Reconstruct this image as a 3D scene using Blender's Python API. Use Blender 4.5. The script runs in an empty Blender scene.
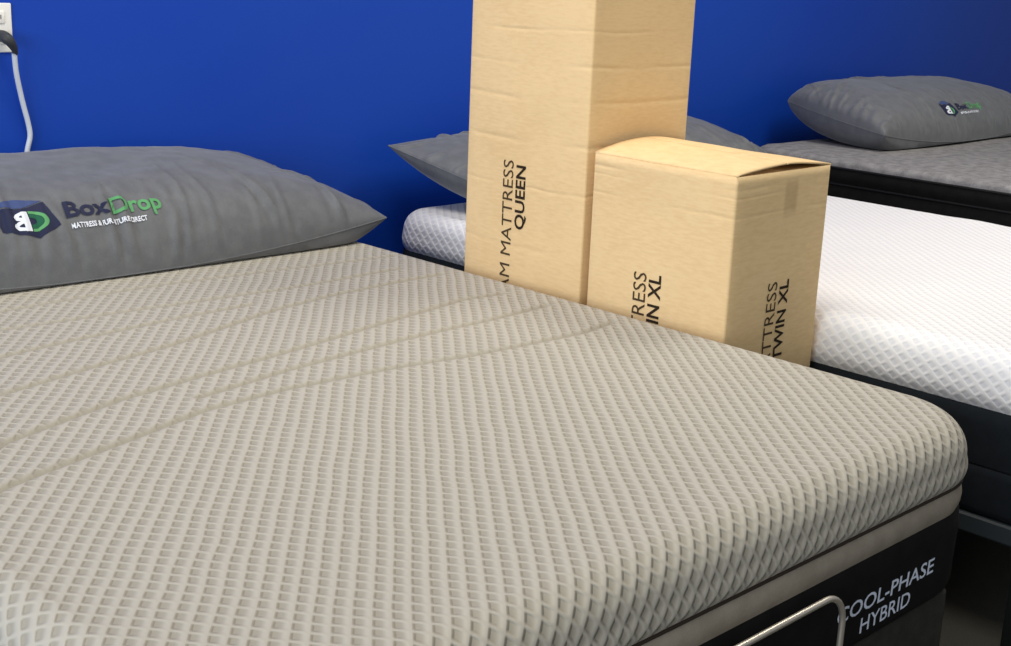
import bpy, bmesh, math, random
from mathutils import Vector, Matrix, noise
from mathutils.bvhtree import BVHTree

sc = bpy.context.scene
col = sc.collection
H = 0.63                       # height of the near mattress top above the floor

# ------------------------------------------------------------------ camera
cam_data = bpy.data.cameras.new('camera')
cam = bpy.data.objects.new('camera', cam_data)
col.objects.link(cam)
sc.camera = cam
cam_data.sensor_fit = 'HORIZONTAL'
cam_data.sensor_width = 36.0
cam_data.lens = 1334.0 / 1011.0 * 36.0
cam_data.clip_start = 0.02
cam_data.clip_end = 60
rot = Matrix(((0.71553674, 0.1552376, -0.68110826),
              (-0.69744105, 0.21428178, -0.6838562),
              (0.03978889, 0.96435709, 0.26159556)))
# rows are world axes seen from the lens: world = rot @ camera
cam.matrix_world = Matrix.Translation((0, 0, H + 0.70)) @ rot.to_4x4()

# ------------------------------------------------------------------ world, light, exposure
world = bpy.data.worlds.new('world')
sc.world = world
world.use_nodes = True
bg = world.node_tree.nodes['Background']
bg.inputs[0].default_value = (0.93, 0.96, 1.0, 1)
bg.inputs[1].default_value = 0.28


def area(name, loc, target, sx, sy, power, color):
    d = bpy.data.lights.new(name, 'AREA')
    d.shape = 'RECTANGLE'
    d.size, d.size_y = sx, sy
    d.energy = power
    d.color = color
    o = bpy.data.objects.new(name, d)
    col.objects.link(o)
    o.location = loc
    o.rotation_euler = (Vector(target) - Vector(loc)).to_track_quat('-Z', 'Y').to_euler()
    return o


area('window_light', (-3.2, 0.4, 1.8), (2.2, 1.9, 0.6), 3.4, 2.0, 190, (0.89, 0.95, 1.0))
area('ceiling_light', (1.4, 1.9, 3.1), (1.4, 1.9, 0), 1.2, 1.2, 44, (1.0, 0.94, 0.84))
area('ceiling_light', (4.0, 1.4, 3.1), (4.0, 1.4, 0), 1.2, 1.2, 50, (1.0, 0.94, 0.84))

sc.view_settings.view_transform = 'Standard'
sc.view_settings.look = 'None'
sc.view_settings.gamma = 1
sc.view_settings.exposure = 0.0
sc.view_settings.use_curve_mapping = False


# ------------------------------------------------------------------ helpers
def srgb(r, g, b):
    def f(c):
        c /= 255.0
        return c / 12.92 if c <= 0.04045 else ((c + 0.055) / 1.055) ** 2.4
    return (f(r), f(g), f(b), 1)


class NT:
    """small wrapper that writes node expressions"""
    def __init__(self, name, rough=0.8, spec=0.3, sheen=0.0, metal=0.0):
        self.m = bpy.data.materials.new(name)
        self.m.use_nodes = True
        self.t = self.m.node_tree
        self.b = self.t.nodes['Principled BSDF']
        self.b.inputs['Roughness'].default_value = rough
        self.b.inputs['Specular IOR Level'].default_value = spec
        self.b.inputs['Metallic'].default_value = metal
        if sheen:
            self.b.inputs['Sheen Weight'].default_value = sheen
            self.b.inputs['Sheen Roughness'].default_value = 0.4

    def n(self, kind):
        return self.t.nodes.new(kind)

    def put(self, sock, v):
        if isinstance(v, (int, float)):
            sock.default_value = v
        elif isinstance(v, tuple):
            sock.default_value = v
        else:
            self.t.links.new(v, sock)

    def math(self, op, a, b=None, c=None, clamp=False):
        nd = self.n('ShaderNodeMath')
        nd.operation = op
        nd.use_clamp = clamp
        self.put(nd.inputs[0], a)
        if b is not None:
            self.put(nd.inputs[1], b)
        if c is not None:
            self.put(nd.inputs[2], c)
        return nd.outputs[0]

    def smooth(self, v, a, b):
        nd = self.n('ShaderNodeMapRange')
        nd.interpolation_type = 'SMOOTHSTEP'
        self.put(nd.inputs[0], v)
        nd.inputs[1].default_value = a
        nd.inputs[2].default_value = b
        nd.inputs[3].default_value = 0
        nd.inputs[4].default_value = 1
        return nd.outputs[0]

    def mix(self, f, a, b):
        nd = self.n('ShaderNodeMix')
        nd.data_type = 'RGBA'
        self.put(nd.inputs[0], f)
        self.put(nd.inputs[6], a)
        self.put(nd.inputs[7], b)
        return nd.outputs[2]

    def noise(self, vec, scale, detail=3, rough=0.5):
        nd = self.n('ShaderNodeTexNoise')
        if vec is not None:
            self.put(nd.inputs['Vector'], vec)
        nd.inputs['Scale'].default_value = scale
        nd.inputs['Detail'].default_value = detail
        nd.inputs['Roughness'].default_value = rough
        return nd.outputs[0]

    def coord(self, which='Object', scale=None):
        nd = self.n('ShaderNodeTexCoord')
        o = nd.outputs[which]
        if scale:
            mp = self.n('ShaderNodeMapping')
            self.put(mp.inputs[0], o)
            mp.inputs['Scale'].default_value = scale
            o = mp.outputs[0]
        return o

    def xyz(self, v):
        nd = self.n('ShaderNodeSeparateXYZ')
        self.put(nd.inputs[0], v)
        return nd.outputs

    def bump(self, h, strength, dist, prev=None):
        nd = self.n('ShaderNodeBump')
        nd.inputs['Strength'].default_value = strength
        nd.inputs['Distance'].default_value = dist
        self.put(nd.inputs['Height'], h)
        if prev is not None:
            self.put(nd.inputs['Normal'], prev)
        return nd.outputs[0]

    def done(self, color=None, normal=None):
        if color is not None:
            self.put(self.b.inputs['Base Color'], color)
        if normal is not None:
            self.put(self.b.inputs['Normal'], normal)
        return self.m


def plain(name, color, **k):
    return NT(name, **k).done(color)


def fabric(name, color, color2, scale=900, bump=0.25, streak=None, **k):
    t = NT(name, **k)
    c = t.coord('Object')
    n1 = t.noise(c, scale, 2)
    n2 = t.noise(t.coord('Object', streak) if streak else c, 30, 4)
    f = t.math('ADD', t.math('MULTIPLY', n1, 0.5), t.math('MULTIPLY', n2, 0.5))
    f = t.smooth(f, 0.38, 0.62)
    return t.done(t.mix(f, color, color2), t.bump(n1, bump, 0.0006))


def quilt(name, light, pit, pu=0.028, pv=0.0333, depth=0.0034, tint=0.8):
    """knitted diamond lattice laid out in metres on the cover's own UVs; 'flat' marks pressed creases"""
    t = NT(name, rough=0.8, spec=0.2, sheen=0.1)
    o = t.xyz(t.coord('UV'))
    wob = t.math('MULTIPLY', t.math('SUBTRACT', t.noise(t.coord('UV'), 9, 2), 0.5), 0.35)
    uu, vv = t.math('MULTIPLY', o[0], 1 / pu), t.math('MULTIPLY', o[1], 1 / pv)
    a = t.math('ADD', t.math('ADD', uu, vv), wob)
    b = t.math('ADD', t.math('SUBTRACT', uu, vv), wob)
    fa = t.math('ABSOLUTE', t.math('SUBTRACT', t.math('FRACT', a), 0.5))
    fb = t.math('ABSOLUTE', t.math('SUBTRACT', t.math('FRACT', b), 0.5))
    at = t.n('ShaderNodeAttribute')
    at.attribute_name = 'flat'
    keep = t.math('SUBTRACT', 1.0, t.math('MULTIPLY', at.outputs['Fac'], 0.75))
    tb = t.math('FRACT', b)
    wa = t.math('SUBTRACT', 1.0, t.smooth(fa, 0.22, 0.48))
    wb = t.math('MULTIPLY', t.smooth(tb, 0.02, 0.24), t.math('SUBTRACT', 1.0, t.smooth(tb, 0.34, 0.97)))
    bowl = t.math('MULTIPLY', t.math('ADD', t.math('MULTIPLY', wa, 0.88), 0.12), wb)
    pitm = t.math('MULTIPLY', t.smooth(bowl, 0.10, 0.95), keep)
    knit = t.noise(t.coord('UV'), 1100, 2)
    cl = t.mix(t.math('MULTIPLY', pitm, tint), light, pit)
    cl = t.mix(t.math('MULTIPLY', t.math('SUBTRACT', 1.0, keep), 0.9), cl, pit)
    h = t.math('MULTIPLY', bowl, t.math('MULTIPLY', keep, -1.0))
    nrm = t.bump(h, 1.0, depth)
    nrm = t.bump(knit, 0.25, 0.0006, nrm)
    return t.done(cl, nrm)


def cardboard(name, base, dark, creases=(), stain=None):
    t = NT(name, rough=0.82, spec=0.2)
    c = t.coord('Object')
    o = t.xyz(c)
    big = t.noise(c, 5, 3)
    flute = t.noise(t.coord('Object', (9, 9, 45)), 4.0, 3, 0.6)
    fine = t.noise(c, 260, 3)
    f = t.math('ADD', t.math('MULTIPLY', flute, 0.6), t.math('MULTIPLY', big, 0.4))
    cl = t.mix(t.smooth(f, 0.36, 0.68), base, dark)
    h = t.math('MULTIPLY', flute, 0.12)
    wav = t.noise(t.coord('Object', (1, 1, 0.2)), 5.5, 2)
    wob = t.math('MULTIPLY', t.math('SUBTRACT', wav, 0.5), 0.022)
    zz = t.math('ADD', o[2], wob)
    part_ = t.smooth(t.noise(t.coord('Object', (1, 1, 1.6)), 3.3, 1), 0.42, 0.62)
    for z0, w, amp in creases:
        d = t.math('DIVIDE', t.math('SUBTRACT', zz, z0), w)
        g = t.math('EXPONENT', t.math('MULTIPLY', t.math('MULTIPLY', d, d), -1.0))
        h = t.math('ADD', h, t.math('MULTIPLY', t.math('MULTIPLY', g, part_), -amp))
    h = t.math('ADD', h, t.math('MULTIPLY', fine, 0.05))
    if stain:
        cx, cz, wx, wz, fac = stain
        ex = t.math('SUBTRACT', 1.0, t.smooth(t.math('ABSOLUTE', t.math('SUBTRACT', o[0], cx)), wx * 0.7, wx * 1.3))
        ez = t.math('SUBTRACT', 1.0, t.smooth(t.math('ABSOLUTE', t.math('SUBTRACT', o[2], cz)), wz * 0.5, wz * 1.4))
        m = t.math('MULTIPLY', t.math('MULTIPLY', ex, ez), fac)
        cl = t.mix(m, cl, srgb(120, 95, 62))
    return t.done(cl, t.bump(h, 0.45, 0.0035))


M = {
    'wall': None,
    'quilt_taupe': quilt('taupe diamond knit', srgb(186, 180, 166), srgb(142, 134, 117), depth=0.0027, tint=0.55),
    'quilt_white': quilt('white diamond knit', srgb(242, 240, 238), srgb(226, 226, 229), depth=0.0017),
    'band': fabric('taupe ribbed border', srgb(168, 158, 143), srgb(152, 143, 128), rough=0.85),
    'pipe_dark': plain('dark brown piping', srgb(52, 42, 34), rough=0.8),
    'black_fabric': fabric('black knit border', srgb(24, 23, 22), srgb(17, 16, 16), rough=0.85, spec=0.15),
    'base_grey': fabric('charcoal base upholstery', srgb(62, 61, 57), srgb(50, 49, 46), rough=0.9, spec=0.15),
    'navy_black': fabric('blue black foundation fabric', srgb(30, 36, 42), srgb(24, 29, 34), rough=0.85, spec=0.2),
    'rail': plain('dark slate frame metal', srgb(46, 53, 58), rough=0.6, spec=0.3),
    'leg_black': plain('black leg', srgb(12, 15, 16), rough=0.6, spec=0.3),
    'pillow': fabric('grey pillow cloth', srgb(108, 110, 113), srgb(95, 97, 101), scale=700, bump=0.15,
                     rough=0.62, spec=0.3, sheen=0.25),
    'heather': fabric('heather grey knit', srgb(150, 148, 147), srgb(118, 116, 116), scale=420, bump=0.5, rough=0.9,
                      spec=0.15),
    'metal': plain('brushed nickel rod', srgb(228, 220, 206), rough=0.4, metal=0.85),
    'plate': plain('white outlet plastic', srgb(236, 236, 232), rough=0.4, spec=0.4),
    'slot': plain('outlet slot dark', srgb(25, 25, 25), rough=0.7),
    'plug': plain('dark grey plug rubber', srgb(58, 60, 64), rough=0.55),
    'cord': plain('pale grey cord', srgb(205, 212, 222), rough=0.5),
    'ink': plain('black box ink', srgb(48, 38, 28), rough=0.8, spec=0.15),
    'ink_soft': plain('worn box ink', srgb(74, 60, 42), rough=0.8, spec=0.15),
    'print_white': plain('white print', srgb(225, 230, 240), rough=0.7),
    'print_navy': plain('navy print', srgb(30, 36, 66), rough=0.7),
    'print_blue': plain('slate blue print', srgb(62, 78, 124), rough=0.7),
    'print_green': plain('green print', srgb(92, 160, 104), rough=0.7),
    'print_deep': plain('deep green print', srgb(22, 92, 66), rough=0.7),
    'label_blue': plain('pale blue print', srgb(228, 236, 252), rough=0.7),
}
M['card1'] = cardboard('tan cardboard tall box', srgb(235, 204, 154), srgb(226, 193, 142),
                       creases=((0.84, .004, 1.0), (1.04, .006, .9), (1.115, .005, .8), (0.945, .006, .8), (1.19, .004, .5),
                                (0.70, .006, .5)))
M['card2'] = cardboard('tan cardboard short box', srgb(236, 206, 156), srgb(227, 194, 143),
                       creases=((0.917, .004, .9), (0.86, .004, .5), (0.90, .003, .5)),
                       stain=(2.325, 0.885, 0.022, 0.035, 0.28))

# wall paint
t = NT('cobalt blue wall paint', rough=0.55, spec=0.35)
c = t.coord('Object')
f = t.noise(c, 1.2, 3)
cl = t.mix(t.smooth(f, 0.3, 0.7), srgb(4, 61, 173), srgb(8, 66, 174))
M['wall'] = t.done(cl, t.bump(t.noise(c, 180, 3), 0.12, 0.001))
# carpet
t = NT('dark grey carpet', rough=0.95, spec=0.1)
c = t.coord('Object')
f = t.noise(c, 350, 3)
cl = t.mix(f, srgb(58, 57, 52), srgb(84, 82, 75))
M['floor'] = t.done(cl, t.bump(f, 0.6, 0.004))


def link(name, me, mat=None, parent=None, smooth=True):
    if mat is not None:
        for m_ in (mat if isinstance(mat, (list, tuple)) else [mat]):
            me.materials.append(m_)
    if smooth:
        me.polygons.foreach_set('use_smooth', [True] * len(me.polygons))
    me.name = name
    o = bpy.data.objects.new(name, me)
    col.objects.link(o)
    if parent is not None:
        o.parent = parent
        o.matrix_parent_inverse = parent.matrix_world.inverted() if False else Matrix.Translation(-Vector(parent.location))
    return o


def thing(name, label, cat, loc, group=None):
    o = bpy.data.objects.new(name, None)
    o.empty_display_size = 0.1
    o.location = loc
    col.objects.link(o)
    o['label'] = label
    o['category'] = cat
    if group:
        o['group'] = group
    return o


def me_from(verts, faces):
    me = bpy.data.meshes.new('mesh')
    me.from_pydata([tuple(v) for v in verts], [], faces)
    me.update()
    return me


def box_mesh(x0, x1, y0, y1, z0, z1, bev=0.004, seg=3):
    bm = bmesh.new()
    bmesh.ops.create_cube(bm, size=1)
    for v in bm.verts:
        v.co = Vector(((x0 + x1) / 2 + v.co.x * (x1 - x0), (y0 + y1) / 2 + v.co.y * (y1 - y0),
                       (z0 + z1) / 2 + v.co.z * (z1 - z0)))
    if bev:
        bmesh.ops.bevel(bm, geom=bm.edges[:], offset=bev, segments=seg, profile=0.5, affect='EDGES')
    me = bpy.data.meshes.new('mesh')
    bm.to_mesh(me)
    bm.free()
    return me


def smooth_by_angle(o, deg=35):
    me = o.data
    me.polygons.foreach_set('use_smooth', [True] * len(me.polygons))
    bm = bmesh.new()
    bm.from_mesh(me)
    for e in bm.edges:
        if len(e.link_faces) == 2 and e.calc_face_angle(0) > math.radians(deg):
            e.smooth = False
    bm.to_mesh(me)
    bm.free()


def tube(points, rad, n=12, cap=True):
    """tube through points (already dense)"""
    verts, faces = [], []
    pts = [Vector(p) for p in points]
    up = Vector((0.03, 1, 0.07)).normalized()
    for i, p in enumerate(pts):
        d = (pts[min(i + 1, len(pts) - 1)] - pts[max(i - 1, 0)]).normalized()
        a = d.cross(up).normalized()
        b = d.cross(a).normalized()
        for k in range(n):
            th = 2 * math.pi * k / n
            verts.append(p + a * math.cos(th) * rad + b * math.sin(th) * rad)
    for i in range(len(pts) - 1):
        for k in range(n):
            faces.append((i * n + k, i * n + (k + 1) % n, (i + 1) * n + (k + 1) % n, (i + 1) * n + k))
    if cap:
        faces.append(tuple(range(n)))
        faces.append(tuple((len(pts) - 1) * n + k for k in reversed(range(n))))
    return me_from(verts, faces)


def catmull(pts, m=10):
    P = [Vector(p) for p in pts]
    P = [P[0] * 2 - P[1]] + P + [P[-1] * 2 - P[-2]]
    out = []
    for i in range(1, len(P) - 2):
        for k in range(m):
            s = k / m
            a, b, c_, d = P[i - 1], P[i], P[i + 1], P[i + 2]
            out.append(0.5 * ((2 * b) + (c_ - a) * s + (2 * a - 5 * b + 4 * c_ - d) * s * s + (3 * b - a - 3 * c_ + d) * s ** 3))
    out.append(P[-2])
    return out


# ------------------------------------------------------------------ the room
fl = link('floor', me_from([(-5, -4, 0), (10, -4, 0), (10, 3.12, 0), (-5, 3.12, 0)], [(0, 1, 2, 3)]), M['floor'], smooth=False)
fl['kind'] = 'structure'
wl = link('wall_back', box_mesh(-5, 10, 3.12, 3.24, 0, 3.3, 0), M['wall'], smooth=False)
wl['kind'] = 'structure'
bb = link('baseboard_back', box_mesh(-5, 10, 3.105, 3.12, 0, 0.1, 0.003), plain('black vinyl baseboard', srgb(22, 22, 24), rough=0.5))
bb['kind'] = 'structure'


# ------------------------------------------------------------------ mattresses
def seg_dist(px, py, line):
    best = 9
    for (ax, ay), (bx, by) in zip(line[:-1], line[1:]):
        dx, dy = bx - ax, by - ay
        tt = max(0, min(1, ((px - ax) * dx + (py - ay) * dy) / (dx * dx + dy * dy)))
        d = math.hypot(px - ax - dx * tt, py - ay - dy * tt)
        if d < best:
            best = d
    return best


def cover_mesh(x0, x1, y0, y1, ztop, r, a, drop, step, creases=(), und=0.002, crown=0.0, seed=0.0):
    """quilted cover: flat top rolled over rounded edges down to the seam; UVs are the unrolled cloth in metres"""
    D = math.pi * r / 2 + (drop - r)
    ix0, ix1, iy0, iy1 = x0 + r + a, x1 - r - a, y0 + r + a, y1 - r - a   # core of the inner rounded rectangle
    nx = int(round((x1 - x0 - 2 * r + 2 * D) / step))
    ny = int(round((y1 - y0 - 2 * r + 2 * D) / step))
    ux0, uy0 = x0 + r - D, y0 + r - D
    dx, dy = (x1 - x0 - 2 * r + 2 * D) / nx, (y1 - y0 - 2 * r + 2 * D) / ny
    cre = []
    for ln in creases:
        xs = [p[0] for p in ln]
        ys = [p[1] for p in ln]
        cre.append((ln, min(xs) - .03, max(xs) + .03, min(ys) - .03, max(ys) + .03))
    verts, uvs, cl, flat = [], [], [], []
    for j in range(ny + 1):
        for i in range(nx + 1):
            u, v = ux0 + i * dx, uy0 + j * dy
            cxx, cyy = max(ix0, min(ix1, u)), max(iy0, min(iy1, v))
            ex, ey = u - cxx, v - cyy
            L = math.hypot(ex, ey)
            d = L - a
            fl_ = 0.0
            if d <= 0:
                z = ztop
                # soft crown towards the middle and gentle waviness
                z += und * (noise.noise(Vector((u * 2.3 + seed, v * 2.9, 0.3))) + 0.5 * noise.noise(Vector((u * 6, v * 7, seed))))
                edge = min(u - x0, x1 - u, v - y0, y1 - v)
                z += crown * (1 - math.exp(-max(0, edge - r) / 0.15))
                for ln, bx0, bx1, by0, by1 in cre:
                    if bx0 < u < bx1 and by0 < v < by1:
                        q = seg_dist(u, v, ln)
                        z += -0.0060 * math.exp(-(q / 0.0052) ** 2) + 0.0012 * math.exp(-((q - 0.018) / 0.010) ** 2)
                        fl_ = max(fl_, math.exp(-(q / 0.009) ** 2))
                verts.append((u, v, z))
                uvs.append((u, v))
                cl.append(False)
            else:
                nxn, nyn = ex / L, ey / L
                qx, qy = cxx + nxn * a, cyy + nyn * a
                c_ = d >= D - 1e-6
                d = min(d, D)
                if d < math.pi * r / 2:
                    o = r * math.sin(d / r)
                    z = ztop - r * (1 - math.cos(d / r))
                else:
                    k = (d - math.pi * r / 2) / (D - math.pi * r / 2)
                    o = r + 0.004 * math.sin(k * math.pi) - 0.006 * k ** 4
                    z = ztop - r - (drop - r) * k
                verts.append((qx + nxn * o, qy + nyn * o, z))
                uvs.append((qx + nxn * d, qy + nyn * d))
                cl.append(c_ and d >= D)
            flat.append(fl_)
    faces = []
    W = nx + 1
    for j in range(ny):
        for i in range(nx):
            q = (j * W + i, j * W + i + 1, (j + 1) * W + i + 1, (j + 1) * W + i)
            if all(cl[k] for k in q):
                continue
            faces.append(q)
    me = me_from(verts, faces)
    uvl = me.uv_layers.new(name='cloth')
    for lp in me.loops:
        uvl.data[lp.index].uv = uvs[lp.vertex_index]
    at = me.attributes.new('flat', 'FLOAT', 'POINT')
    at.data.foreach_set('value', flat)
    bm = bmesh.new()
    bm.from_mesh(me)
    bmesh.ops.remove_doubles(bm, verts=bm.verts, dist=0.00005)
    bmesh.ops.delete(bm, geom=[v for v in bm.verts if not v.link_faces], context='VERTS')
    bm.to_mesh(me)
    bm.free()
    return me


def ring_loop(x0, x1, y0, y1, R, n=14, sub=24):
    out = []
    for (cx, cy, a0) in ((x1 - R, y0 + R, -90), (x1 - R, y1 - R, 0), (x0 + R, y1 - R, 90), (x0 + R, y0 + R, 180)):
        for k in range(n + 1):
            th = math.radians(a0 + 90 * k / n)
            out.append(((cx, cy), (math.cos(th), math.sin(th)), R))
    return out


def wall_band(x0, x1, y0, y1, R, prof, close_top=False, close_bot=False):
    """loft a profile [(inset, z)...] round a rounded rectangle"""
    loop = ring_loop(x0, x1, y0, y1, R)
    n = len(loop)
    verts, faces = [], []
    for ins, z in prof:
        for (cx, cy), (nx_, ny_), RR in loop:
            rr = max(0.002, RR - ins)
            verts.append((cx + nx_ * rr, cy + ny_ * rr, z))
    for p in range(len(prof) - 1):
        for k in range(n):
            faces.append((p * n + k, (p + 1) * n + k, (p + 1) * n + (k + 1) % n, p * n + (k + 1) % n))
    if close_top:
        faces.append(tuple(range(n)))
    if close_bot:
        faces.append(tuple((len(prof) - 1) * n + k for k in reversed(range(n))))
    me = me_from(verts, faces)
    bm = bmesh.new()
    bm.from_mesh(me)
    bmesh.ops.recalc_face_normals(bm, faces=bm.faces)
    bm.to_mesh(me)
    bm.free()
    return me


def bulge(z0, z1, depth, n=8, ins0=0.006):
    """profile of a slightly pillowed border between two seams"""
    return [(ins0 - depth * math.sin(math.pi * k / n), z0 + (z1 - z0) * k / n) for k in range(n + 1)]


def bottom_prof(z0, z1, r=0.03):
    pr = [(0.006, z0), (0.001, z0 - 0.006), (-0.002, z0 - 0.03), (0.0, z1 + r + 0.02)]
    for k in range(7):
        th = math.pi / 2 * k / 6
        pr.append((r * (1 - math.cos(th)), z1 + r * (1 - math.sin(th))))
    return pr


CR = [
    [(0.72, 1.955), (0.857, 1.999), (1.214, 2.083), (1.518, 2.183), (1.70, 2.212), (1.88, 2.227), (2.00, 2.225)],
    [(0.66, 1.70), (0.772, 1.79), (1.0, 1.865), (1.152, 1.892), (1.509, 1.95), (1.676, 1.983), (1.876, 2.02), (1.995, 2.011)],
    [(1.10, 1.800), (1.30, 1.835), (1.464, 1.850), (1.586, 1.860), (1.811, 1.866), (1.998, 1.881)],
    [(0.64, 1.58), (0.688, 1.623), (0.765, 1.648), (1.072, 1.739), (1.241, 1.750), (1.47, 1.731), (1.605, 1.705), (1.902, 1.689),
     (2.01, 1.707)],
    [(0.75, 2.44), (1.074, 2.482), (1.429, 2.496), (1.75, 2.47), (2.04, 2.444)],
    [(0.75, 2.35), (1.017, 2.353), (1.318, 2.336), (1.61, 2.315), (1.963, 2.327)],
    [(0.70, 2.14), (1.0, 2.20), (1.3, 2.235), (1.5, 2.245)],
]

# near mattress
NX0, NX1, NY0, NY1 = 0.54, 2.115, 0.918, 2.95
m1 = thing('mattress', 'taupe diamond-knit mattress in front with a black lettered side panel', 'mattress',
           ((NX0 + NX1) / 2, (NY0 + NY1) / 2, H - 0.305), 'mattresses on display')
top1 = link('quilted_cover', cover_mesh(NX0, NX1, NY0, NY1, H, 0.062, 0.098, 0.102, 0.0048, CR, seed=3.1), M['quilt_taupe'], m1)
top1['label'] = 'taupe diamond-knit cover'
link('piping', wall_band(NX0, NX1, NY0, NY1, 0.16, [(0.008, H - 0.0995), (0.003, H - 0.1005), (0.0005, H - 0.103), (0.003, H - 0.1055),
                                                     (0.008, H - 0.107)]), M['pipe_dark'], m1)
band1 = link('border_band', wall_band(NX0, NX1, NY0, NY1, 0.16, bulge(H - 0.105, H - 0.152, 0.006)), M['band'], m1)
side1 = link('side_panel', wall_band(NX0, NX1, NY0, NY1, 0.16, bottom_prof(H - 0.150, H - 0.305), close_top=False, close_bot=True),
             M['black_fabric'], m1)
side1['label'] = 'black side panel with white lettering'

# its base
b1 = thing('adjustable_base', 'charcoal upholstered bed base under the near taupe mattress', 'bed base', (1.355, 1.93, 0), 'bed bases')
o = link('platform', wall_band(0.64, 2.037, 0.935, 2.93, 0.02, [(0.006, H - 0.307), (0.001, H - 0.311), (0, H - 0.33), (0, H - 0.53),
                                                             (0.004, H - 0.536)], True, True), M['base_grey'], b1)
smooth_by_angle(o)
for lx in (0.80, 1.91):
    for ly in (1.05, 2.80):
        link('leg', tube([(lx, ly, 0.0), (lx, ly, 0.05), (lx, ly, H - 0.54)], 0.03, 20), M['leg_black'], b1)
# retainer bar
pts = []
zt, xr, yb, rr = H - 0.157, 1.606, 0.893, 0.052
xl = 1.33 * 2 - xr
pts += [(xl, yb + 0.04, H - 0.318), (xl, yb + 0.012, H - 0.318), (xl, yb, H - 0.305)]
pts += [(xl, yb, H - 0.305 + (zt - rr - H + 0.305) * k / 6) for k in range(1, 6)]
for k in range(9):
    th = math.pi - math.pi / 2 * k / 8
    pts.append((xl + rr + rr * math.cos(th), yb, zt - rr + rr * math.sin(th)))
for k in range(1, 6):
    pts.append((xl + rr + (xr - xl - 2 * rr) * k / 6, yb, zt))
for k in range(9):
    th = math.pi / 2 - math.pi / 2 * k / 8
    pts.append((xr - rr + rr * math.cos(th), yb, zt - rr + rr * math.sin(th)))
pts += [(xr, yb, zt - rr + (H - 0.305 - zt + rr) * k / 6) for k in range(1, 6)]
pts += [(xr, yb, H - 0.305), (xr, yb + 0.012, H - 0.318), (xr, yb + 0.04, H - 0.318)]
o = link('retainer_bar', tube(pts, 0.0048, 14), M['metal'], b1)
o['label'] = 'pale metal retainer bar'


# ------------------------------------------------------------------ lettering and print on surfaces
def text_mesh(body, width, height, bold=0.0, res=3):
    cu = bpy.data.curves.new('lettering', 'FONT')
    cu.body = body
    cu.resolution_u = res
    cu.offset = bold
    ob = bpy.data.objects.new('lettering', cu)
    col.objects.link(ob)
    dg = bpy.context.evaluated_depsgraph_get()
    me = bpy.data.meshes.new_from_object(ob.evaluated_get(dg))
    bpy.data.objects.remove(ob)
    xs = [v.co.x for v in me.vertices]
    ys = [v.co.y for v in me.vertices]
    x0, x1, y0, y1 = min(xs), max(xs), min(ys), max(ys)
    P = [((v.co.x - x0) / (x1 - x0) * width, (v.co.y - y0) / (y1 - y0) * height) for v in me.vertices]
    F = [tuple(p.vertices) for p in me.polygons]
    return P, F


def conform(name, pieces, mats, origin, s, tt, target, parent, off=0.0009, maxedge=0.012):
    """pieces: [(pts2d, faces, mat_index)] laid in the frame (origin, s, tt), dropped on the target mesh along the frame's normal"""
    bm = bmesh.new()
    s, tt = Vector(s).normalized(), Vector(tt).normalized()
    tt = (tt - s * tt.dot(s)).normalized()
    n = s.cross(tt).normalized()
    origin = Vector(origin)
    for P, F, mi in pieces:
        vs = [bm.verts.new((p[0], p[1], 0)) for p in P]
        for f in F:
            try:
                fc = bm.faces.new([vs[k] for k in f])
                fc.material_index = mi
            except ValueError:
                pass
    bmesh.ops.delete(bm, geom=[v for v in bm.verts if not v.link_faces], context='VERTS')
    bmesh.ops.triangulate(bm, faces=bm.faces[:])
    for _ in range(7):
        es = [e for e in bm.edges if e.calc_length() > maxedge]
        if not es:
            break
        bmesh.ops.subdivide_edges(bm, edges=es, cuts=1)
        bmesh.ops.triangulate(bm, faces=[f for f in bm.faces if len(f.verts) > 3])
    tb = bmesh.new()
    tb.from_mesh(target.data)
    bvh = BVHTree.FromBMesh(tb)
    back = Matrix.Translation(Vector(target.parent.location) * 0)
    for v in bm.verts:
        w = origin + s * v.co.x + tt * v.co.y
        hit, nor, _, _ = bvh.ray_cast(w + n * 0.25, -n, 0.6)
        if hit is None:
            hit, nor, _, _ = bvh.find_nearest(w)
        if nor.dot(n) < 0:
            nor = -nor
        v.co = hit + nor * off
    tb.free()
    me = bpy.data.meshes.new('print')
    bm.to_mesh(me)
    bm.free()
    return link(name, me, mats, parent, smooth=True)


def words(PF):
    """split laid-out text into its words at the wide gaps"""
    P, F = PF
    spans = sorted((min(P[k][0] for k in f), max(P[k][0] for k in f), n) for n, f in enumerate(F))
    groups, cur, end = [], [], None
    H_ = max(p[1] for p in P)
    for a, b, n in spans:
        if end is not None and a - end > 0.34 * H_:
            groups.append(cur)
            cur = []
            end = None
        cur.append(n)
        end = b if end is None else max(end, b)
    groups.append(cur)
    return [(P, [F[n] for n in g]) for g in groups]


def place(PF, dx, dy, mi, shear=0.0, rot=0.0):
    P, F = PF
    out = []
    for x, y in P:
        x2, y2 = x + shear * y, y
        out.append((dx + x2 * math.cos(rot) - y2 * math.sin(rot), dy + x2 * math.sin(rot) + y2 * math.cos(rot)))
    return out, F, mi


# side lettering (two rows)
for txt_, w_, h_, bold_, dx_, dy_ in (('COOL-PHASE', 0.288, 0.027, 0.012, -0.002, 0.027), ('HYBRID', 0.150, 0.026, 0.008, 0.070, -0.010)):
    conform('lettering', [place(text_mesh(txt_, w_, h_, bold_), dx_, dy_, 0)], [M['label_blue']],
            (1.635, NY0, H - 0.262), (1, 0, 0), (0, 0, 1), side1, m1, maxedge=0.02)

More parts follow.
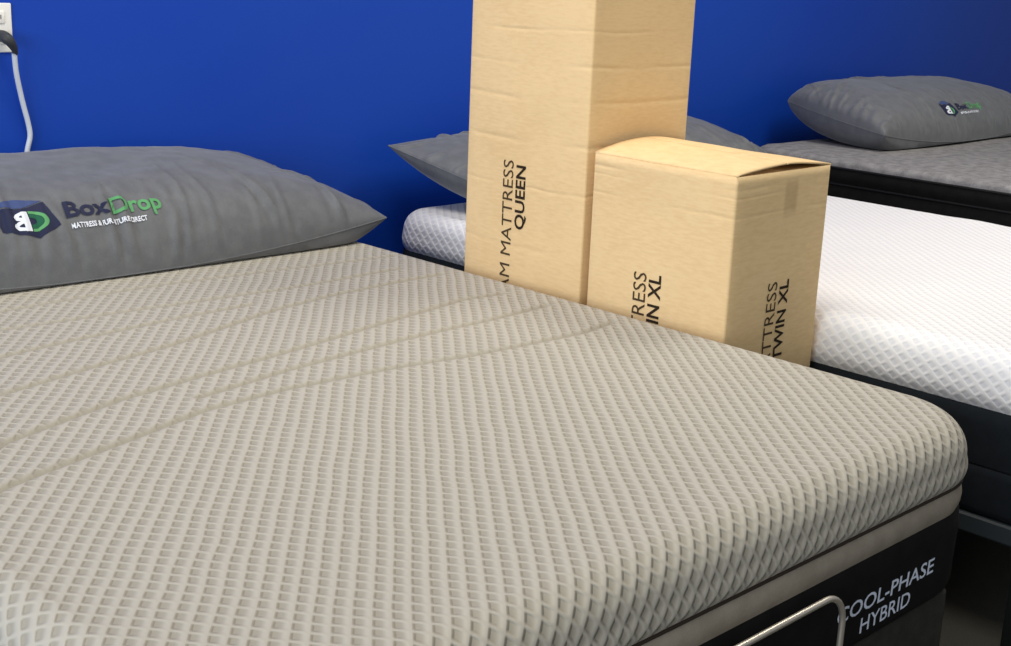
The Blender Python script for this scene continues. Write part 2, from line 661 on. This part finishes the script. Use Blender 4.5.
# middle white mattress
ZW = H - 0.015
WX0, WX1, WY0, WY1 = 2.490, 3.94, 0.93, 3.0
m2 = thing('mattress', 'bright white diamond-knit mattress behind the cartons', 'mattress',
           ((WX0 + WX1) / 2, (WY0 + WY1) / 2, H - 0.25), 'mattresses on display')
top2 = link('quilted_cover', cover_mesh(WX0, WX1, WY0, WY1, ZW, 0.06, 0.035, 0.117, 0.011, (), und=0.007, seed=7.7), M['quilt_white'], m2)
side2 = link('side_panel', wall_band(WX0, WX1, WY0, WY1, 0.095, bottom_prof(H - 0.130, H - 0.25, 0.002), close_bot=True), M['navy_black'], m2)
b2 = thing('bed_base', 'blue-black bed base with legs under the white mattress', 'bed base', (3.185, 1.94, 0), 'bed bases')
link('foundation', wall_band(2.490, 3.935, 0.935, 2.99, 0.04, [(0.004, H - 0.2505), (0.001, H - 0.253), (0, H - 0.27), (0, H - 0.34),
                                                           (0.004, H - 0.352), (0.01, H - 0.357)], True, True), M['navy_black'], b2)
o = link('side_rail', wall_band(2.485, 3.94, 0.93, 2.995, 0.02, [(0.004, H - 0.3572), (0.0, H - 0.361), (0, H - 0.394), (0.003, H - 0.398)],
                              True, True), M['rail'], b2)
smooth_by_angle(o)
for lx in (2.49, 3.86):
    for ly in (0.955, 2.85):
        o = link('leg', box_mesh(lx, lx + 0.07, ly, ly + 0.07, 0.0, H - 0.3985, 0.004), M['leg_black'], b2)

# far black-sided mattress
BX0, BX1, BY0, BY1 = 4.135, 5.655, 0.93, 2.93
ZB = H + 0.071
m3 = thing('mattress', 'heather-grey topped mattress with black piped sides at far right', 'mattress',
           ((BX0 + BX1) / 2, (BY0 + BY1) / 2, ZB - 0.30), 'mattresses on display')
o = link('top_panel', cover_mesh(BX0, BX1, BY0, BY1, ZB, 0.028, 0.10, 0.030, 0.016, (), und=0.006, seed=1.3), M['heather'], m3)
o['label'] = 'heather grey top panel'
zz = ZB - 0.029
link('side_panel', wall_band(BX0, BX1, BY0, BY1, 0.128, bulge(zz - .002, zz - 0.055, 0.007) + bulge(zz - 0.062, zz - 0.16, 0.008) +
                             bulge(zz - 0.165, ZB - 0.30, 0.006), close_bot=True), M['black_fabric'], m3)
for k, zp in enumerate((zz - 0.001, zz - 0.0585, zz - 0.163)):
    pr = [(0.0005 + 0.0045 * (1 - math.cos(a)), zp + 0.0045 * math.sin(a)) for a in [math.radians(-90 + 22.5 * q) for q in range(9)]]
    link('piping', wall_band(BX0, BX1, BY0, BY1, 0.128, pr), plain('black piping', srgb(14, 14, 15), rough=0.7), m3)
b3 = thing('bed_base', 'black bed base under the grey-topped mattress at far right', 'bed base', (4.9, 1.93, 0), 'bed bases')
link('foundation', wall_band(4.145, 5.645, 0.94, 2.92, 0.04, [(0.02, ZB - 0.3005), (0.004, ZB - 0.306), (0, ZB - 0.32), (0, ZB - 0.50),
                                                           (0.006, ZB - 0.51)], True, True), M['black_fabric'], b3)
for lx in (4.2, 5.52):
    for ly in (1.03, 2.78):
        link('leg', box_mesh(lx, lx + 0.07, ly, ly + 0.07, 0.0, ZB - 0.511, 0.004), M['leg_black'], b3)


# ------------------------------------------------------------------ pillows
def pillow(label, FL, FR, BL, BR, zfloor, T, B, bow=(0.03, 0.02), seed=1, pw=(3.2, 2.3), skew=0.0, sag=0.03, nw=44, extra=(), wamp=1.35,
           ex=0.5):
    FL, FR, BL, BR = map(Vector, (FL, FR, BL, BR))
    rnd = random.Random(seed)
    cx = (FL + FR + BL + BR) / 4
    root = thing('pillow', label, 'pillow', (cx.x, cx.y, zfloor), 'grey display pillows')
    NU, NV = 220, 120
    wr = []
    for k in range(nw):
        side = rnd.choice('FFFBLR')
        p = rnd.uniform(-0.9, 0.9)
        if side == 'F':
            wr.append((p, -1.0, rnd.uniform(-0.5, 0.5), 1.0, rnd.uniform(0.3, 0.9), rnd.uniform(0.02, 0.05), rnd.uniform(0.3, 1)))
        elif side == 'B':
            wr.append((p, 1.0, rnd.uniform(-0.5, 0.5), -1.0, rnd.uniform(0.3, 0.8), rnd.uniform(0.02, 0.05), rnd.uniform(0.3, 1)))
        elif side == 'L':
            wr.append((-1.0, p, 1.0, rnd.uniform(-0.6, 0.6) - p * 0.5, rnd.uniform(0.15, 0.5), rnd.uniform(0.02, 0.05), rnd.uniform(0.3, 1)))
        else:
            wr.append((1.0, p, -1.0, rnd.uniform(-0.6, 0.6) - p * 0.5, rnd.uniform(0.15, 0.5), rnd.uniform(0.02, 0.05), rnd.uniform(0.3, 1)))
    wr += list(extra)
    asp = (FR - FL).length / (BL - FL).length

    def base(u, v):
        a, b = (u + 1) / 2, (v + 1) / 2
        p = FL * (1 - a) * (1 - b) + FR * a * (1 - b) + BL * (1 - a) * b + BR * a * b
        p = p.copy()
        p.y += bow[0] * (1 - u * u) * (-v)
        p.x += bow[1] * (1 - v * v) * (-u)
        e = max(abs(u) ** 4, abs(v) ** 4)
        p.z -= sag * (1 - u * u) * (abs(v) ** 3) * (1 if v < 0 else 0.3)
        return p

    def wrinkle(u, v):
        w = 0
        for (u0, v0, du, dv, L, wd, am) in wr:
            X, Y = (u - u0) * asp, (v - v0)
            dX, dY = du * (1 if abs(du) < 1 else 1) * (asp if abs(du) >= 1 else 1), dv
            l = math.hypot(dX, dY)
            dX, dY = dX / l, dY / l
            al = X * dX + Y * dY
            pe = X * dY - Y * dX
            if al < -0.1 or al > L * 2.2:
                continue
            pe += 0.03 * math.sin(al * 7 + u0 * 9)
            fall = math.exp(-(al / L) ** 2)
            q = pe / wd
            if abs(q) < 5:
                w += am * 0.0075 * fall * (math.exp(-q * q) - 0.55 * math.exp(-((abs(q) - 2.0)) ** 2))
        return w * wamp

    def sp(t):        # denser near the seam
        return math.sin(t * math.pi / 2) * 0.6 + t * 0.4
    top, bot = [], []
    for j in range(NV + 1):
        for i in range(NU + 1):
            u, v = sp(-1 + 2 * i / NU), sp(-1 + 2 * j / NV)
            p = base(u, v)
            f = max(0, 1 - abs(u) ** pw[0]) ** ex * max(0, 1 - abs(v) ** pw[1]) ** ex
            ed = min(1, f * 3)
            h = T * f * (1 + skew * u) + wrinkle(u, v) * ed
            h += 0.006 * ed * noise.noise(Vector((u * 3.1 + seed, v * 2.2, seed)))
            h += 0.002 * ed * noise.noise(Vector((u * 14 + seed, v * 6, seed)))
            top.append((p.x, p.y, max(p.z + h, zfloor + 0.004)))
            zb = p.z - B * f
            zb = zb if zb > zfloor + 0.0015 else zfloor + 0.0015
            bot.append((p.x, p.y, min(zb, max(p.z + h, zfloor + 0.004) - 0.0005)))
    W = NU + 1
    n = len(top)
    faces = []
    edge = set()
    for j in range(NV):
        for i in range(NU):
            q = (j * W + i, j * W + i + 1, (j + 1) * W + i + 1, (j + 1) * W + i)
            faces.append(q)
            faces.append(tuple(n + k for k in reversed(q)))
    rim = [i for i in range(NU)] + [j * W + NU for j in range(NV)] + [NV * W + i for i in range(NU, 0, -1)] + [j * W for j in range(NV, 0, -1)]
    for k in range(len(rim)):
        a, b = rim[k], rim[(k + 1) % len(rim)]
        faces.append((b, a, n + a, n + b))
    me = me_from(top + bot, faces)
    body = link('pillow_cover', me, M['pillow'], root)
    # seam cord round the edge
    pts = [Vector(top[r]) * 0.5 + Vector(bot[r]) * 0.5 for r in rim[::3]]
    pts.append(pts[0])
    link('seam', tube(pts, 0.0016, 6, cap=False), M['pillow'], root)
    return root, body


def logo(root, body, origin, w, vs=0.72):
    """cube emblem, two-colour word, strapline; w = width of the whole print"""
    k = w / 1.60
    S, T = (1, 0, 0), (0, 0.62, 0.78)
    P = lambda pts: [(x * k * 0.94, (0.70 - (0.70 - y) * 0.78) * k * vs) for x, y in pts]

    def put(name, pieces, mats, off):
        return conform(name, pieces, mats, origin, S, T, body, root, off=off + 0.0004, maxedge=0.0045)

    def half_d(cx, cy, rx, ry, side, thick, n=14):
        o_, i_ = [], []
        for q in range(n + 1):
            th = -math.pi / 2 + math.pi * q / n
            o_.append((cx + side * rx * math.cos(th), cy + ry * math.sin(th)))
            i_.append((cx + side * (rx - thick) * math.cos(th), cy + (ry - thick) * math.sin(th)))
        return P(o_ + i_), [(q, q + 1, n + 2 + q, n + 1 + q) for q in range(n)]
    em = put('cube_emblem', [(P([(0.00, 0.56), (0.06, 0.14), (0.40, 0.0), (0.62, 0.16), (0.53, 0.60), (0.30, 0.50)]),
                              [tuple(range(6))], 0)], [M['print_navy']], 0.0008)
    em['label'] = 'navy printed cube'
    put('cube_emblem_top', [(P([(0.02, 0.585), (0.30, 0.51), (0.52, 0.615), (0.22, 0.70)]), [(0, 1, 2, 3)], 0)], [M['print_blue']], 0.0009)
    bl = []
    for cy, ry, rx in ((0.205, 0.095, 0.155), (0.36, 0.085, 0.135)):
        p, f = half_d(0.33, cy, rx, ry, -1, 0.055)
        bl.append((p, f, 0))
    bl.append((P([(0.275, 0.11), (0.335, 0.11), (0.335, 0.445), (0.275, 0.445)]), [(0, 1, 2, 3)], 0))
    put('emblem_letter', bl, [M['print_white']], 0.0019)
    p, f = half_d(0.345, 0.275, 0.175, 0.175, 1, 0.045)
    put('emblem_letter', [(p, f, 0)], [M['print_green']], 0.0019)
    p, f = half_d(0.345, 0.275, 0.125, 0.125, 1, 0.065)
    put('emblem_letter', [(p, f, 0)], [M['print_deep']], 0.0019)
    put('wordmark', [place(text_mesh('Box', 0.42 * k, 0.22 * k * vs, 0.025), 0.66 * k, 0.36 * k * vs, 0)], [M['print_navy']], 0.0019)
    put('wordmark', [place(text_mesh('Drop', 0.50 * k, 0.30 * k * vs, 0.025), 1.11 * k, 0.285 * k * vs, 0)], [M['print_green']], 0.0019)
    put('strapline', [place(text_mesh('MATTRESS & FURNITURE DIRECT', 0.74 * k, 0.07 * k * vs, 0.03), 0.68 * k, 0.215 * k * vs, 0)],
        [M['print_white']], 0.0022)


p1, p1b = pillow('large grey pillow on the near taupe mattress, big logo at left of the photo',
                 (0.62, 2.60, H + 0.07), (2.135, 2.585, H + 0.060), (0.72, 3.04, H + 0.13), (2.02, 3.06, H + 0.140),
                 H + 0.003, 0.118, 0.16, bow=(0.0, 0.01), seed=5, pw=(3.0, 5.0), sag=0.06, skew=-0.10,
                 extra=((-0.22, -1.0, 0.25, 1.0, 0.24, 0.045, -1.5), (-0.12, -1.0, -0.1, 1.0, 0.24, 0.035, 1.5),
                        (0.02, -1.0, 0.2, 1.0, 0.3, 0.035, 1.2), (0.22, -1.0, 0.1, 1.0, 0.4, 0.03, 0.9)))
logo(p1, p1b, (1.140, 2.60, H + 0.085), 0.385)
p2, p2b = pillow('grey pillow on the white mattress, mostly hidden behind the tall carton',
                 (2.62, 2.60, H + 0.05), (3.92, 2.60, H + 0.05), (2.50, 3.03, H + 0.165), (3.80, 3.06, H + 0.15),
                 ZW + 0.011, 0.098, 0.15, bow=(0.0, 0.0), seed=21, pw=(3.0, 2.6), sag=0.02, skew=0.45)
p3, p3b = pillow('grey pillow with small logo on the heather-grey mattress at far right',
                 (4.43, 2.52, ZB + 0.068), (5.75, 2.52, ZB + 0.05), (4.53, 3.02, ZB + 0.14), (5.70, 3.05, ZB + 0.12),
                 ZB + 0.005, 0.122, 0.12, bow=(0.0, -0.02), seed=12, pw=(6.0, 3.0), sag=0.05, ex=0.38)
logo(p3, p3b, (4.93, 2.55, ZB + 0.075), 0.32)


# ------------------------------------------------------------------ cartons
def carton(label, x0, x1, y0, y1, z1, mat, arch, seed):
    root = thing('cardboard_box', label, 'box', ((x0 + x1) / 2, (y0 + y1) / 2, 0), 'mattress cartons between the beds')
    # body: four gently bowed panels with soft corners, grid so that it can buckle a little
    nz, R = 60, 0.006
    per = []
    segs = [((x0, y0), (x1, y0), (0, -1)), ((x1, y0), (x1, y1), (1, 0)), ((x1, y1), (x0, y1), (0, 1)), ((x0, y1), (x0, y0), (-1, 0))]
    ns = 16
    for (ax, ay), (bx, by), (nx_, ny_) in segs:
        L = math.hypot(bx - ax, by - ay)
        dx, dy = (bx - ax) / L, (by - ay) / L
        for k in range(ns + 1):
            s = R + (L - 2 * R) * k / ns
            per.append((ax + dx * s, ay + dy * s, nx_, ny_, math.sin(math.pi * k / ns)))
        # corner mid point
        cx, cy = bx - dx * R - nx_ * R, by - dy * R - ny_ * R
        th0 = math.atan2(ny_, nx_)
        for q in (1, 2):
            th = th0 + math.pi / 2 * q / 3
            per.append((cx + R * math.cos(th), cy + R * math.sin(th), math.cos(th), math.sin(th), 0))
    n = len(per)
    verts, faces = [], []
    for j in range(nz + 1):
        z = z1 * j / nz
        for (x, y, nx_, ny_, w) in per:
            d = w * (0.0018 + 0.003 * noise.noise(Vector((x * 4 + seed, y * 4, z * 9))))
            verts.append((x + nx_ * d, y + ny_ * d, z))
    for j in range(nz):
        for k in range(n):
            faces.append((j * n + k, j * n + (k + 1) % n, (j + 1) * n + (k + 1) % n, (j + 1) * n + k))
    faces.append(tuple(reversed(range(n))))
    me = me_from(verts, faces)
    body = link('box_body', me, mat, root)
    so = body.modifiers.new('thickness', 'SOLIDIFY')
    so.thickness = 0.004
    so.offset = -1
    # minor flaps just under the top
    o_ = link('inner_flap', box_mesh(x0 + 0.007, x1 - 0.007, y0 + 0.007, y0 + 0.16, z1 - 0.006, z1 - 0.003, 0.001, 1), mat, root)
    o_ = link('inner_flap', box_mesh(x0 + 0.007, x1 - 0.007, y1 - 0.16, y1 - 0.007, z1 - 0.006, z1 - 0.003, 0.001, 1), mat, root)
    # two outer flaps hinged on the long sides, bowed upwards to the middle
    xm = (x0 + x1) / 2
    for side in (0, 1):
        xa, xb = (x0, xm - 0.001) if side == 0 else (x1, xm + 0.001)
        NXX, NYY = 24, 20
        vs, fs = [], []
        for j in range(NYY + 1):
            v = j / NYY
            y = y0 + 0.001 + (y1 - y0 - 0.002) * v
            for i in range(NXX + 1):
                a = i / NXX
                x = xa + (xb - xa) * a
                prof = math.sin(a * math.pi / 2) ** 1.0
                z = z1 + 0.0035 + arch * prof * (0.75 + 0.5 * v) + 0.0015 * noise.noise(Vector((x * 9, y * 9, seed)))
                if a < 0.05:
                    z -= (0.05 - a) * 0.03
                vs.append((x, y, z))
        W = NXX + 1
        for j in range(NYY):
            for i in range(NXX):
                q = (j * W + i, j * W + i + 1, (j + 1) * W + i + 1, (j + 1) * W + i)
                fs.append(q if side == 0 else tuple(reversed(q)))
        f_ = link('top_flap', me_from(vs, fs), mat, root)
        so = f_.modifiers.new('thickness', 'SOLIDIFY')
        so.thickness = 0.0035
        so.offset = -1
    return root, body


cA, cAb = carton('tall cardboard carton marked QUEEN standing between the beds', 2.135, 2.476, 1.917, 2.295, H + 0.66, M['card1'], 0.012, 2)
cB, cBb = carton('shorter cardboard carton marked TWIN XL in front of the tall one', 2.135, 2.467, 1.520, 1.896, H + 0.312, M['card2'], 0.017, 6)
# printed rows run upwards; the s axis points up the carton
TB = 0.015
for (org, up, body_, root_, rows) in (
        ((2.135, 2.135, H - 0.102), (0, 1, 0), cAb, cA, (('FOAM MATTRESS', 0.366, 0.033, 0.0, 0, 0.0), ('QUEEN', 0.147, 0.037, 0.022, 0.211, -0.0455))),
        ((2.135, 1.728, H - 0.286), (0, 1, 0), cBb, cB, (('FOAM MATTRESS', 0.366, 0.035, 0.0, 0, 0.0), ('TWIN XL', 0.176, 0.033, 0.022, 0.192, -0.0395))),
        ((2.302, 1.520, H - 0.284), (-1, 0, 0), cBb, cB, (('FOAM MATTRESS', 0.366, 0.033, 0.0, 0, 0.0), ('TWIN XL', 0.176, 0.033, 0.022, 0.190, -0.042)))):
    for body_txt, w_, h_, bold_, dx_, dy_ in rows:
        for wd in words(text_mesh(body_txt, w_, h_, bold_)):
            conform('printed_lettering', [place(wd, dx_, dy_, 0)],
                    [M['ink_soft' if body_txt == 'FOAM MATTRESS' else 'ink']], org, (0, 0, 1), up, body_, root_, maxedge=0.03)

# ------------------------------------------------------------------ outlet, plug, cord on the wall
YW = 3.12
ou = thing('wall_outlet', 'white electrical outlet plate on the blue wall at top left', 'outlet', (1.385, YW, H + 0.445))
o = link('cover_plate', box_mesh(1.350, 1.420, YW - 0.006, YW - 0.0002, H + 0.445, H + 0.559, 0.003), M['plate'], ou)
for zc in (H + 0.526, H + 0.478):
    link('socket', box_mesh(1.368, 1.402, YW - 0.0085, YW - 0.0055, zc - 0.014, zc + 0.014, 0.0012, 2), M['plate'], ou)
for sx in (1.378, 1.392):
    link('slot', box_mesh(sx - 0.001, sx + 0.001, YW - 0.0092, YW - 0.0082, H + 0.522, H + 0.532, 0), M['slot'], ou)
cd = thing('power_cord', 'pale grey cord with dark plug hanging down the blue wall', 'power cord', (1.40, YW - 0.03, H + 0.45))
pl = [(1.385, YW - 0.0095, H + 0.484), (1.386, YW - 0.03, H + 0.484), (1.392, YW - 0.044, H + 0.476), (1.404, YW - 0.040, H + 0.460),
      (1.412, YW - 0.034, H + 0.443)]
pp = catmull(pl, 8)
me = tube(pp, 0.011, 14)
# taper the plug towards the cord
n_ = 14
for i in range(len(pp)):
    s_ = 1.25 if i < 14 else 1.25 - 0.75 * (i - 14) / (len(pp) - 15)
    for k in range(n_):
        v = me.vertices[i * n_ + k]
        v.co = pp[i] + (v.co - pp[i]) * s_
o = link('plug', me, M['plug'], cd)
cl_ = catmull([(1.408, YW - 0.034, H + 0.446), (1.414, YW - 0.026, H + 0.40), (1.425, YW - 0.018, H + 0.352), (1.434, YW - 0.014, H + 0.315),
               (1.443, YW - 0.012, H + 0.278), (1.446, YW - 0.012, H + 0.245), (1.436, YW - 0.012, H + 0.205), (1.43, YW - 0.012, H + 0.14),
               (1.42, YW - 0.012, H + 0.0), (1.42, YW - 0.012, 0.03)], 10)
link('cable', tube(cl_, 0.0062, 12), M['cord'], cd)
